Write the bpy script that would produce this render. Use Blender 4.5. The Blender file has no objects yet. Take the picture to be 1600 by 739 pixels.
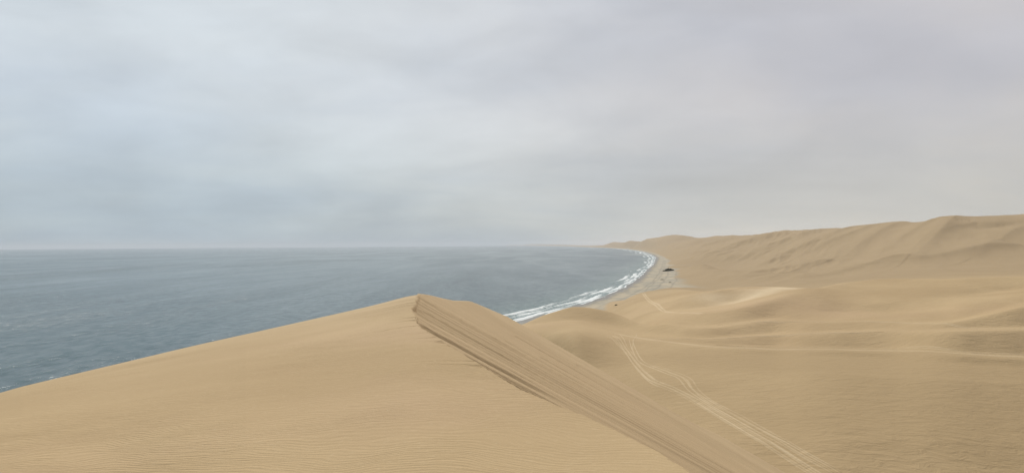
import bpy, bmesh, math, random
import numpy as np
from mathutils import Matrix, Vector

R = math.radians
C = bpy.context.scene.collection
scene = bpy.context.scene

# ------------------------------------------------------------------ camera
EYE = 80.0                      # metres above the sea
FPX = 1142.0                    # focal length in pixels of a 1600 px wide frame
HORIZON = 382.6                 # row of the level line at the frame's centre
ROLL = R(0.40)
PITCH = math.atan((HORIZON - 369.5) / FPX)
cam_d = bpy.data.cameras.new('camera')
cam = bpy.data.objects.new('camera', cam_d)
C.objects.link(cam)
cam_d.sensor_width = 36.0
cam_d.lens = 36.0 * FPX / 1600.0
cam_d.clip_start = 0.1
cam_d.clip_end = 400000.0
CAM_ROT = Matrix.Rotation(R(90) + PITCH, 3, 'X') @ Matrix.Rotation(ROLL, 3, 'Z').inverted()
cam.matrix_world = Matrix.Translation((0, 0, EYE)) @ CAM_ROT.to_4x4()
scene.camera = cam

# ------------------------------------------------------------------ light
SUN_AZ = R(-14)                 # high over the sea, ahead and to the left of the viewer
SUN_EL = R(43)
sd = bpy.data.lights.new('sun', 'SUN')
sd.energy = 2.8
sd.angle = R(10)
sd.specular_factor = 0.3        # the sun is veiled: it leaves no glitter on the sea
sd.color = (1.0, 0.95, 0.86)
sun = bpy.data.objects.new('sun', sd)
C.objects.link(sun)
sdir = Vector((math.sin(SUN_AZ) * math.cos(SUN_EL), math.cos(SUN_AZ) * math.cos(SUN_EL), math.sin(SUN_EL)))
sun.rotation_euler = sdir.to_track_quat('Z', 'Y').to_euler()

scene.view_settings.view_transform = 'Standard'
scene.view_settings.look = 'None'
scene.view_settings.exposure = 0.0
scene.view_settings.gamma = 1.0


class NT:
    """short-hand for writing node trees"""
    def __init__(self, tree):
        self.t = tree

    def n(self, kind, **kw):
        nd = self.t.nodes.new(kind)
        for k, v in kw.items():
            setattr(nd, k, v)
        return nd

    def put(self, sock, v):
        if v is None:
            return
        if isinstance(v, bpy.types.NodeSocket):
            self.t.links.new(v, sock)
        elif isinstance(v, (tuple, list)):
            sock.default_value = tuple(v) if len(v) == len(sock.default_value) else tuple(v) + (1.0,)
        else:
            sock.default_value = v

    def math(self, op, a, b=None, c=None, clamp=False):
        nd = self.n('ShaderNodeMath', operation=op, use_clamp=clamp)
        self.put(nd.inputs[0], a); self.put(nd.inputs[1], b); self.put(nd.inputs[2], c)
        return nd.outputs[0]

    def vmath(self, op, a, b=None):
        nd = self.n('ShaderNodeVectorMath', operation=op)
        self.put(nd.inputs[0], a); self.put(nd.inputs[1], b)
        return nd.outputs[0]

    def mix(self, f, a, b, blend='MIX'):
        nd = self.n('ShaderNodeMix', data_type='RGBA', blend_type=blend)
        self.put(nd.inputs[0], f); self.put(nd.inputs[6], a); self.put(nd.inputs[7], b)
        return nd.outputs[2]

    def noise(self, vec, scale, detail=4, rough=0.5, dist=0.0):
        nd = self.n('ShaderNodeTexNoise')
        self.put(nd.inputs['Vector'], vec)
        nd.inputs['Scale'].default_value = scale
        nd.inputs['Detail'].default_value = detail
        nd.inputs['Roughness'].default_value = rough
        nd.inputs['Distortion'].default_value = dist
        return nd.outputs['Fac']

    def ss(self, v, lo, hi, a=0.0, b=1.0):
        nd = self.n('ShaderNodeMapRange', interpolation_type='SMOOTHSTEP')
        self.put(nd.inputs[0], v)
        nd.inputs[1].default_value = lo; nd.inputs[2].default_value = hi
        nd.inputs[3].default_value = a; nd.inputs[4].default_value = b
        return nd.outputs[0]

    def mapping(self, vec, scale=(1, 1, 1), rot=(0, 0, 0), loc=(0, 0, 0)):
        nd = self.n('ShaderNodeMapping')
        self.put(nd.inputs[0], vec)
        nd.inputs[1].default_value = loc; nd.inputs[2].default_value = rot; nd.inputs[3].default_value = scale
        return nd.outputs[0]

    def attr(self, name):
        return self.n('ShaderNodeAttribute', attribute_name=name).outputs['Fac']


# ------------------------------------------------------------------ sky
world = bpy.data.worlds.new('World')
scene.world = world
world.use_nodes = True
wt = world.node_tree
wt.nodes.clear()
w = NT(wt)
sky = w.n('ShaderNodeTexSky', sky_type='NISHITA', sun_disc=False)
sky.sun_elevation = SUN_EL
sky.sun_rotation = SUN_AZ
sky.air_density = 1.0
sky.dust_density = 3.0
bg1 = w.n('ShaderNodeBackground')
w.put(bg1.inputs[0], sky.outputs[0])
bg1.inputs[1].default_value = 0.08
tc = w.n('ShaderNodeTexCoord')
gen = tc.outputs['Generated']
sep = w.n('ShaderNodeSeparateXYZ')
w.put(sep.inputs[0], gen)
dx, dy, dz = sep.outputs
up = w.math('MAXIMUM', dz, 0.0)
# the cloud deck: a flat layer seen in perspective
den = w.math('ADD', up, 0.17)
cx = w.math('DIVIDE', dx, den)
cy = w.math('DIVIDE', dy, den)
comb = w.n('ShaderNodeCombineXYZ')
w.put(comb.inputs[0], cx); w.put(comb.inputs[1], cy)
deck = comb.outputs[0]
n1 = w.noise(w.mapping(deck, scale=(1.0, 1.25, 1), loc=(3.1, 1.7, 0)), 0.55, 5, 0.52, 0.3)
n2 = w.noise(w.mapping(deck, scale=(0.8, 1.6, 1), loc=(7.7, 2.3, 0)), 1.7, 5, 0.55, 0.2)
n3 = w.noise(w.mapping(gen, scale=(1, 1, 2.2), loc=(1.2, 5.3, 0.4)), 1.4, 3, 0.5, 0.0)
side = w.ss(dx, -0.45, 0.50)                 # bluish over the sea, warm grey over the desert
low = w.ss(dz, 0.0, 0.22)
c_sea = w.mix(low, (0.440, 0.530, 0.585), (0.570, 0.632, 0.680))
c_land = w.mix(low, (0.630, 0.612, 0.555), (0.585, 0.572, 0.588))
c0 = w.mix(side, c_sea, c_land)
zen = w.ss(dz, 0.30, 0.95, 1.0, 1.25)
fade = w.ss(dx, -0.2, 0.6, 1.0, 0.45)
v1 = w.math('MULTIPLY', w.math('MULTIPLY', w.math('SUBTRACT', n1, 0.5), 0.62), fade)
n4 = w.noise(w.mapping(gen, scale=(1, 1, 2.6), loc=(4.4, 0.3, 2.0)), 5.0, 5, 0.55, 0.4)
v2 = w.math('MULTIPLY', w.math('ADD', w.math('MULTIPLY', w.math('SUBTRACT', n2, 0.5), 0.10), w.math('MULTIPLY', w.math('SUBTRACT', n4, 0.5), 0.40)), fade)
v3 = w.math('MULTIPLY', w.math('SUBTRACT', n3, 0.5), 0.30)
val = w.math('ADD', w.math('ADD', w.math('ADD', 1.0, v1), v2), v3)
val = w.math('MULTIPLY', w.math('MULTIPLY', val, zen), w.ss(dy, -0.7, 0.25, 0.42, 1.0))   # unseen sky behind the viewer dimmed, for more directional light
tint = w.mix(w.ss(n1, 0.35, 0.65), (0.965, 0.99, 1.035), (1.01, 1.0, 0.99))
cc = w.mix(1.0, c0, tint, 'MULTIPLY')
bg2 = w.n('ShaderNodeBackground')
w.put(bg2.inputs[0], cc)
w.put(bg2.inputs[1], val)
mx = w.n('ShaderNodeMixShader')
mx.inputs[0].default_value = 0.94
w.put(mx.inputs[1], bg1.outputs[0]); w.put(mx.inputs[2], bg2.outputs[0])
wo = w.n('ShaderNodeOutputWorld')
w.put(wo.inputs[0], mx.outputs[0])


# ------------------------------------------------------------------ helpers
def ray(px, py):
    """direction (with y = 1) of the sight line through a pixel of the 1600 x 739 photograph"""
    v = CAM_ROT @ Vector(((px - 800.0) / FPX, -(py - 369.5) / FPX, -1.0))
    return np.array([v.x / v.y, 1.0, v.z / v.y])


def P(px, py, Y=None, z=None):
    d = ray(px, py)
    if Y is None:
        Y = (z - EYE) / d[2]
    return (d[0] * Y, Y, EYE + d[2] * Y)


rng = np.random.RandomState(7)
_perm = rng.permutation(256)
_perm = np.concatenate([_perm, _perm])
_ga = rng.rand(256) * 2 * np.pi
_gx, _gy = np.cos(_ga), np.sin(_ga)


def perlin(x, y):
    xi = np.floor(x).astype(np.int64); yi = np.floor(y).astype(np.int64)
    xf = x - xi; yf = y - yi
    xi &= 255; yi &= 255
    u = xf * xf * xf * (xf * (xf * 6 - 15) + 10)
    v = yf * yf * yf * (yf * (yf * 6 - 15) + 10)

    def g(ix, iy, fx, fy):
        h = _perm[_perm[ix & 255] + (iy & 255)]
        return _gx[h] * fx + _gy[h] * fy
    a = g(xi, yi, xf, yf); b = g(xi + 1, yi, xf - 1, yf)
    c = g(xi, yi + 1, xf, yf - 1); d = g(xi + 1, yi + 1, xf - 1, yf - 1)
    return (a + u * (b - a)) * (1 - v) + (c + u * (d - c)) * v * 1.0


def fbm(x, y, oct=4, gain=0.5):
    s = 0; a = 1.0
    for i in range(oct):
        s = s + a * perlin(x * 2 ** i + 17.3 * i, y * 2 ** i + 5.1 * i)
        a *= gain
    return s


def ridged(x, y, oct=3):
    s = 0; a = 1.0
    for i in range(oct):
        s = s + a * (1 - np.abs(perlin(x * 2 ** i + 31.7 * i, y * 2 ** i + 9.2 * i)) * 2)
        a *= 0.45
    return s - 0.9


def sstep(x, a, b):
    t = np.clip((x - a) / (b - a), 0, 1)
    return t * t * (3 - 2 * t)


def smax(a, b, k):
    h = np.clip(0.5 + 0.5 * (a - b) / k, 0, 1)
    return b + (a - b) * h + k * h * (1 - h)


# ------------------------------------------------------------------ the coast line (x as a function of y)
shore_px = [(820, 500), (860, 489), (893, 480), (930, 469), (960, 457), (985, 444), (1002, 432), (1014, 420),
            (1024, 408), (1025, 402), (1016, 397), (1000, 392.6), (965, 388.6), (925, 386.6)]
sh = [P(a, b, z=0.0)[:2] for a, b in shore_px]
sh = [(-260, -4000), (-180, -400), (-150, 0), (-128, 300), (-75, 550), (-25, 700)] + sh + [(1700, 45000), (600, 60000), (-1500, 80000)]
sh = np.array(sorted(sh, key=lambda p: p[1]))


def shore_x(y):
    # smooth (monotone-step) interpolation in a compressed coordinate
    c = lambda v: np.arcsinh(v / 600.0)
    t = c(sh[:, 1]); xs = sh[:, 0]
    m = np.gradient(xs, t)
    q = c(y)
    i = np.clip(np.searchsorted(t, q) - 1, 0, len(t) - 2)
    h = t[i + 1] - t[i]; s = np.clip((q - t[i]) / h, 0, 1)
    return ((2 * s**3 - 3 * s**2 + 1) * xs[i] + (s**3 - 2 * s**2 + s) * h * m[i]
            + (-2 * s**3 + 3 * s**2) * xs[i + 1] + (s**3 - s**2) * h * m[i + 1])


def shore_d(x, y):
    e = 5.0 + 0.002 * np.abs(y)
    sl = (shore_x(y + e) - shore_x(y - e)) / (2 * e)
    return (x - shore_x(y)) / np.sqrt(1 + sl * sl)


# ------------------------------------------------------------------ the foreground dune
# windward side: a surface that falls away from the viewer's feet so that its brow is seen along this outline
brow = np.array([(-1400, 1300), (-500, 830), (-250, 705), (0, 612), (100, 588), (200, 564.5), (300, 540.5), (400, 518.5), (500, 496), (560, 482.5),
                 (600, 473), (625, 466), (640, 461.5), (656, 457.7), (700, 458), (800, 462), (1000, 470), (1400, 470), (2400, 480)], float)
brow_az, brow_m = [], []
for a, b in brow:
    d = ray(a, b)
    brow_az.append(math.atan2(d[0], d[1])); brow_m.append(-d[2] / math.hypot(d[0], d[1]))
brow_az = np.array(brow_az); brow_m = np.array(brow_m)
D0 = 1.75


def dune_top(x, y):
    r = np.hypot(x, y) + 1e-6
    az = np.arctan2(x, y)
    m = np.interp(az, brow_az, brow_m)
    # smoother between the outline's points
    m = (m + np.interp(az - 0.02, brow_az, brow_m) + np.interp(az + 0.02, brow_az, brow_m)) / 3
    rs = np.interp(az, [-3.2, -1.2, -0.65, -0.35, -0.18, -0.12, 0.1, 0.6, 3.2], [14, 16, 22, 34, 46, 52, 56, 60, 60])
    b = D0 / rs**2
    a = m - 2 * D0 / rs
    back = sstep(np.abs(az), 1.2, 1.9)
    a = a * (1 - back) + 0.02 * back
    drop = D0 + a * r + b * r * r
    # the face never gets steeper than sand can lie
    smaxi = 0.52
    rl = (smaxi - a) / (2 * b)
    drop = np.where(r > rl, D0 + a * rl + b * rl * rl + smaxi * (r - rl), drop)
    return EYE - drop


FD = np.array([math.sin(R(72)), math.cos(R(72))])      # the way the slip face falls
TD = np.array([-FD[1], FD[0]])                        # along the crest, away from the viewer

crest_px = [(1300, 900), (1080, 739), (1030, 707), (980, 681), (930, 656), (892, 641), (857, 627), (818, 610), (768, 581), (742, 565), (713, 547), (685, 529),
            (667, 519), (653, 508), (647, 494), (645, 481), (650, 470)]
crest = []
for a, b in crest_px:
    d = ray(a, b)
    for r in np.geomspace(2.0, 70, 6000):
        k = r / math.hypot(d[0], d[1])
        if EYE + d[2] * k < float(dune_top(d[0] * k, d[1] * k)):
            crest.append((d[0] * k, d[1] * k, EYE + d[2] * k)); break
pk = P(653, 458.0, Y=50.0)
crest += [pk, P(672, 461.0, Y=57), P(692, 466, Y=63), P(712, 470.0, Y=69), P(734, 470.0, Y=76), P(752, 477, Y=81), P(775, 487.0, Y=86), P(800, 497.5, Y=91)]
lx, ly, lz = crest[-1]
crest += [(lx + 4, ly + 10, lz - 6), (lx + 10, ly + 40, lz - 24), (lx + 30, ly + 120, lz - 66)]
crest = [(4.2, -6, EYE - 2.3), (9, -25, EYE - 3.5), (30, -120, EYE - 20)][::-1] + crest
crest = np.array(crest)
ct = crest[:, :2] @ TD; cs = crest[:, :2] @ FD; cz = crest[:, 2]
_o = np.argsort(ct); ct, cs, cz = ct[_o], cs[_o], cz[_o]


def crest_at(tau):
    w_ = 0.015 * np.abs(tau) + 0.05
    s = (np.interp(tau - w_, ct, cs) + np.interp(tau, ct, cs) * 2 + np.interp(tau + w_, ct, cs)) / 4
    z = (np.interp(tau - w_, ct, cz) + np.interp(tau, ct, cz) * 2 + np.interp(tau + w_, ct, cz)) / 4
    return s, z


TPK = float(np.array(pk[:2]) @ TD)


def foreground(x, y):
    tau = x * TD[0] + y * TD[1]; s = x * FD[0] + y * FD[1]
    sc, zc = crest_at(tau)
    onridge = sstep(tau, -2, 5) * (1 - sstep(tau, TPK - 3, TPK))
    # crumbled edge: small scallops where slabs have slid
    lt = np.log(np.clip(tau, 2, 200)) * 14
    scal = 0.0042 * np.clip(tau, 3, 60) * (perlin(lt * 0.7, tau * 0 + 3.3) + 0.8 * perlin(lt * 2.3, tau * 0 + 8.1) + 0.5 * perlin(lt * 6.0, tau * 0 + 1.7))
    sc = sc + scal * onridge
    d = s - sc
    top = dune_top(x, y)
    top = np.where(tau > TPK - 2, np.minimum(top, zc + 0.06 * np.maximum(-d, 0) + 3 * (1 - sstep(tau, TPK - 2, TPK + 2)) ), top)
    # small runnels reaching back from the edge over the windward side
    q = np.log(np.clip(tau + 0.10 * d, 2, 200)) * 16
    reach = 0.05 + 0.07 * np.clip(tau, 3, 55) * np.clip(0.6 + 1.2 * perlin(q * 0.9, q * 0 + 5.5), 0.1, 1.4)
    pl_ = perlin(q * 1.5, d * 0.06 / (0.05 * np.clip(tau, 4, 60)) + 4.4)
    run = np.exp(-np.maximum(-d, 0) / reach) * np.clip(1 - np.abs(pl_ + 0.05) * 9, 0, 1) * np.clip(0.4 + 1.6 * perlin(q * 0.6, q * 0 + 9.5), 0, 1)
    run = run * 0.0055 * np.clip(tau, 5, 50) * onridge * (d < 0) * sstep(tau, 6, 12)
    top = top - run
    ztop_edge = np.where(tau > TPK - 2, zc, dune_top(sc * FD[0] + tau * TD[0], sc * FD[1] + tau * TD[1]))
    ztop_edge = np.where((tau < -20), zc, ztop_edge)
    dd = np.maximum(d, 0)
    zgen = np.interp(86.0, ct, cz) - 0.34 * np.maximum(tau - 86, 0)
    ztop_edge = np.where(tau > 86, ztop_edge + (zgen - ztop_edge) * sstep(dd, 10, 30), ztop_edge)
    scarp = np.clip(0.5 + 1.3 * perlin(tau * 0.35, tau * 0 + 9.9) + 0.5 * perlin(tau * 1.3, tau * 0 + 2.2), 0.05, 1.3)
    scarp = scarp * np.interp(tau, [3, 8, 12, 16, 26, 40, 52, 60], [0.03, 0.05, 0.10, 0.22, 0.30, 0.30, 0.12, 0.02])
    face = ztop_edge - scarp * sstep(dd, 0, 0.05 + 0.25 * scarp) - 0.585 * dd
    face = face - 0.0022 * np.clip(dd - 3, 0, 14) ** 1.5 * 0
    # tongues and grooves of slid sand, all running down the face
    mm = sstep(dd, 0.0, 1.5)
    g = 0.016 * fbm(tau * 1.6 + 0.02 * s, s * 0.03, 4, 0.65) + 0.030 * perlin(tau * 0.35, s * 0.015)
    face = face + g * mm * np.interp(tau, [0, 10, 30, 60, 90], [0.4, 0.7, 1.2, 1.7, 1.7])
    # narrow grooves left by slides; the far wall of each is steep
    for k, (tt, a0, a1, hh) in enumerate([(8.0, .02, 7, .06), (9.6, .02, 5, .07), (10.9, .02, 6, .08), (12.1, .02, 5, .09), (13.4, .02, 6, .11), (16.4, .02, 5, .2), (20.0, .02, 5, .2), (14.9, 0.02, 30, .22), (14.2, 0.05, 22, .14), (15.9, .05, 9, .12), (17.2, .05, 12, .13), (18.9, .05, 8, .14), (12.6, 0.3, 22, .06), (11.4, 1.5, 30, .05), (13.2, 4, 40, .06),
                                          (10.2, 2.0, 30, .05), (9.0, 1.0, 30, .04), (21.5, .1, 10, .16), (24.4, .1, 12, .17), (28, .1, 10, .18), (32, .1, 9, .2), (37, .2, 14, .2), (42, .3, 9, .2),
                                          (47, 1, 18, .2), (53, 6, 22, .16), (58, 9, 26, .2), (66, 6, 24, .22), (72, 12, 30, .15), (79, 8, 26, .16)]):
        wob = 0.012 * tt * perlin(s * 0.22 + k * 7.1, tau * 0) + 0.004 * tt * perlin(s * 1.3 + k * 3.7, tau * 0)
        u_ = (tau - tt - wob) / tt
        cut = np.exp(np.minimum(u_, 0) / 0.022) * (1 - sstep(u_, 0.0, 0.006))
        face = face - (hh if tt < 16.5 else 0.62 * hh) * cut * sstep(dd, a0, a0 + 0.3) * (1 - sstep(dd, a1 * .5, a1))
    z = np.where(d < 0, top, face)
    # apron at the foot of the slip face
    return z, tau, s, d


# ------------------------------------------------------------------ all the land beyond (thin-plate surface in log-polar space)
H = lambda px: HORIZON - (px - 800) * math.tan(ROLL)
ctrl = []


def add(px, py, Y=None, z=None, dz=0):
    x, y, zz = P(px, py, Y, z)
    ctrl.append((x, y, zz + dz))


def adds(lst, **kw):
    for t in lst:
        add(*t[:2], **{**kw, **(t[2] if len(t) > 2 else {})})


# valley floor and its terraces
for px, py, z in [(1180, 760, 39), (1290, 745, 40), (1450, 745, 41.5), (1600, 745, 43), (1120, 690, 38), (1250, 690, 38.5), (1400, 680, 39.5), (1600, 680, 42),
                  (1060, 640, 35.5), (1180, 640, 36.5), (1350, 620, 37.5), (1600, 620, 40), (1000, 590, 33), (1100, 580, 34.5), (1250, 575, 36), (1450, 575, 37.5), (1600, 575, 39),
                  (960, 545, 32), (1080, 545, 33.5), (1200, 547, 35.5), (1400, 548, 36.8), (1600, 557, 38.2),
                  (900, 540, 26), (870, 530, 23), (850, 515, 22)]:
    add(px, py, z=z)
for px, py, z in [(930, 513, 34.5), (1000, 528, 34.2), (880, 503, 34.2), (850, 502, 30), (1100, 530, 32.5), (1200, 530, 33.5), (1300, 528, 34), (1450, 528, 35), (1600, 530, 38),
                  (1050, 515, 30.5), (1150, 513, 30.0), (1290, 518, 33), (1430, 514, 33.2), (1600, 514, 38),
                  (1200, 503, 31.5), (1300, 500, 33.5), (1400, 500, 33), (1500, 505, 34),
                  (1120, 500, 27), (1200, 490, 28), (1300, 480, 33.5), (1400, 470, 37), (1500, 475, 38), (1600, 478, 43)]:
    add(px, py, z=z)
# the hump left of the valley, in front of the beach
for px, py, z in [(835, 497, 27), (860, 486, 32.5), (880, 479, 36), (897, 476.0, 37.5), (920, 477, 37), (950, 482, 34.5), (980, 490, 31.5), (1010, 498, 29.5)]:
    add(px, py, z=z)
    x, y, _ = P(px, py, z=z)
    ctrl.append((x * 1.22, y * 1.22, z * 0.52 - 4))
# ground between the hump and the ridges
for px, py, z in [(985, 477, 12), (1000, 483, 15), (960, 473, 7), (1030, 490, 21), (1060, 492, 22.5), (1120, 488, 24), (930, 471, 3)]:
    add(px, py, z=z)
for px, py, z in [(1150, 483, 25), (1200, 470, 30), (1235, 459, 35), (1262, 450, 38.5), (1300, 442, 42.5), (1340, 437, 45), (1400, 433.5, 47.5), (1500, 433.0, 48.5), (1600, 430, 51), (1750, 428, 52), (2000, 428, 52)]:
    add(px, py, z=z)
    x, y, _ = P(px, py, z=z)
    if px > 1250:
        ctrl.append((x * 1.10, y * 1.10, z - 9))
# bright bowl behind the curved ridge
for px, py, z in [(1100, 478, 19), (1170, 473, 23.5), (1220, 458, 29), (1130, 465, 22), (1180, 458, 26)]:
    add(px, py, z=z)
# second and third low dunes
for px, py, z in [(1010, 473, 13), (1060, 463, 17), (1100, 456, 22.5), (1140, 450, 26), (1180, 448, 28), (1220, 448.5, 28.5), (1255, 450, 28)]:
    add(px, py, z=z)
    x, y, _ = P(px, py, z=z)
    ctrl.append((x * 1.07, y * 1.07, z - 8))
for px, py, z in [(1000, 457, 6), (1020, 453, 9), (1050, 449.5, 12), (1080, 449, 13), (1110, 451, 11)]:
    add(px, py, z=z)
    x, y, _ = P(px, py, z=z)
    ctrl.append((x * 1.08, y * 1.08, z * .4))
# flats
for px, py, z in [(990, 452, 3), (1020, 440, 2.8), (1045, 440, 3), (1035, 428, 2.8), (1052, 430, 3), (1030, 414, 3), (1036, 406, 3.2), (960, 462, 2.5), (1055, 420, 4), (1028, 404, 3)]:
    add(px, py, z=z)
# slopes behind: foot, flank and skyline
for px, py, z in [(1062, 425, 5), (1068, 436, 5), (1090, 440, 7), (1150, 441, 12), (1250, 441, 20), (1330, 430, 26), (1400, 428, 30), (1500, 428, 34), (1600, 426, 36), (1800, 424, 40),
                  (1046, 410, 8), (1040, 400, 12), (1078, 428, 9), (1085, 418, 16), (1072, 415, 11)]:
    add(px, py, z=z)
for px, py, Y in [(1100, 420, 2350), (1150, 425, 1950), (1220, 418, 1950), (1300, 410, 1750), (1400, 408, 1600), (1500, 408, 1450), (1600, 405, 1350), (1800, 400, 1300),
                  (1100, 398, 3300), (1170, 398, 2800), (1250, 390, 2500), (1320, 385, 2250), (1420, 380, 2000), (1520, 372, 1850), (1600, 370, 1700), (1800, 365, 1600),
                  (1060, 390, 4600), (1100, 382, 4800), (1030, 385, 6800), (1000, 388, 8500)]:
    add(px, py, Y=Y)
sky_line = [(818, 382.4, 60000), (845, 382.0, 52000), (875, 382.1, 46000), (905, 382.6, 40000), (925, 382.2, 30000), (945, 380.5, 22000), (965, 377.5, 16000), (985, 375.8, 12500), (1008, 374.3, 10500), (1022, 371.5, 9300), (1040, 368.5, 8500), (1053, 367.0, 8000), (1064, 367.8, 7600), (1078, 370.5, 7200),
            (1100, 371.8, 6600), (1150, 367.5, 5600), (1200, 364.3, 4800), (1250, 360.5, 4200), (1290, 356.5, 3800), (1350, 352.8, 3300), (1385, 348.5, 3100), (1418, 345.3, 2950),
            (1450, 347.2, 2850), (1480, 347.2, 2750), (1503, 341.5, 2600), (1525, 343.2, 2550), (1550, 339, 2450), (1575, 336.5, 2350), (1600, 334.5, 2250), (1700, 330, 2100), (1900, 325, 2000), (2300, 320, 2000)]
for px, py, Y in sky_line:
    add(px, py, Y=Y)
    x, y, z = P(px, py, Y)
    ctrl.append((x * 1.25, y * 1.25, z - 35 if z > 90 else z - 12))
    ctrl.append((x * 1.8, y * 1.8, max(z - 60, 10)))
# near surroundings under and left of the foreground dune
ctrl += [(20, 40, 40), (60, 70, 41), (60, 30, 42), (30, -40, 45), (120, 60, 43), (0, 150, 22), (-40, 260, 14), (0, 400, 12), (-20, 560, 6), (40, 600, 12),
         (200, 80, 46), (400, 150, 48), (60, 110, 38), (30, 120, 33), (60, 760, 4), (90, 900, 3)]
for Y in (12000, 20000, 35000, 60000):
    xs = float(shore_x(np.array([float(Y)]))[0])
    ctrl.append((xs + 150, Y, 4 if Y < 30000 else 25))
ctrl = np.array(ctrl)


def uv(x, y):
    yy = np.maximum(y, 25.0)
    return np.arctan2(x, yy) * 3.2, np.log(np.hypot(x, yy)) * 1.6


cu, cv = uv(ctrl[:, 0], ctrl[:, 1])
N = len(ctrl)
D2 = (cu[:, None] - cu)**2 + (cv[:, None] - cv)**2
Kf = lambda d2: 0.5 * d2 * np.log(d2 + 1e-9)
A = np.zeros((N + 3, N + 3))
A[:N, :N] = Kf(D2) + np.eye(N) * 2e-4
A[:N, N:] = np.c_[np.ones(N), cu, cv]
A[N:, :N] = A[:N, N:].T
sol = np.linalg.solve(A, np.r_[ctrl[:, 2], 0, 0, 0])


def tps(x, y):
    u, v = uv(x, y)
    u = np.clip(u, -1.2, 3.4)
    out = sol[N] + sol[N + 1] * u + sol[N + 2] * v
    for i in range(N):
        out += sol[i] * Kf((u - cu[i])**2 + (v - cv[i])**2)
    return out


# crested spurs: (pixel polyline, height, half-width) laid over the slopes behind
spurs = [([(1503, 342), (1478, 362), (1452, 384), (1425, 405)], 12, 60),
         ([(1420, 346), (1372, 368), (1340, 386), (1306, 404)], 13, 70),
         ([(1290, 357), (1240, 374), (1200, 388), (1160, 405)], 12, 90),
         ([(1250, 362), (1190, 376), (1130, 392), (1080, 412)], 12, 110),
         ([(1600, 380), (1540, 388), (1470, 402), (1390, 412)], 9, 60),
         ([(1385, 350), (1345, 364), (1290, 384), (1262, 396)], 8, 50),
         ([(1345, 354), (1300, 370), (1262, 385), (1225, 400)], 7, 50),
         ([(1475, 349), (1440, 362), (1405, 378), (1385, 392)], 7, 45),
         ([(1560, 352), (1530, 352), (1490, 362), (1470, 372)], 6, 40),
         ([(1600, 350), (1572, 366), (1545, 384), (1520, 400)], 8, 50),
         ([(1215, 366), (1160, 384), (1120, 398), (1090, 414)], 9, 70),
         ([(1310, 372), (1250, 392), (1190, 410), (1150, 424)], 7, 45),
         ([(1306, 404), (1270, 412), (1200, 424), (1120, 436)], 6, 45),
         ([(1425, 405), (1380, 410), (1320, 420), (1230, 432)], 6, 40),
         ([(1170, 368), (1120, 380), (1085, 392), (1058, 404)], 13, 130),
         ([(1100, 374), (1075, 384), (1050, 394)], 12, 150),
         ([(1150, 402), (1120, 412), (1090, 425), (1070, 434)], 7, 50),
         ([(1240, 398), (1200, 410), (1165, 420), (1100, 436)], 7, 45)]


def pick_tps(px, py, lo=500, hi=9000):
    d = ray(px, py)
    Y = np.geomspace(lo, hi, 500)
    z = tps(d[0] * Y, Y)
    k = np.where(EYE + d[2] * Y < z)[0]
    i = k[0] if len(k) else len(Y) - 1
    return d[0] * Y[i], Y[i]


SP = []
for pl, hh, ww in spurs:
    SP.append((np.array([pick_tps(a, b, 1150) for a, b in pl]), hh, ww))


# ------------------------------------------------------------------ the valley and the near dunes, as profiles
# For each bearing: bands of ground from the viewer outwards, each with the row where it ends and how steeply it rises (degrees).
def C_(*pts):
    a = np.array(pts, float)
    w_ = 45.0 if a[:, 1].max() < 120 else 11.0         # heights and slopes change slowly along the dunes, outlines faster
    o = np.linspace(-1, 1, 13); k = 1.02 - np.abs(o); k /= k.sum()
    return lambda px: float((np.interp(px + o * w_, a[:, 0], a[:, 1]) * k).sum())


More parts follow.
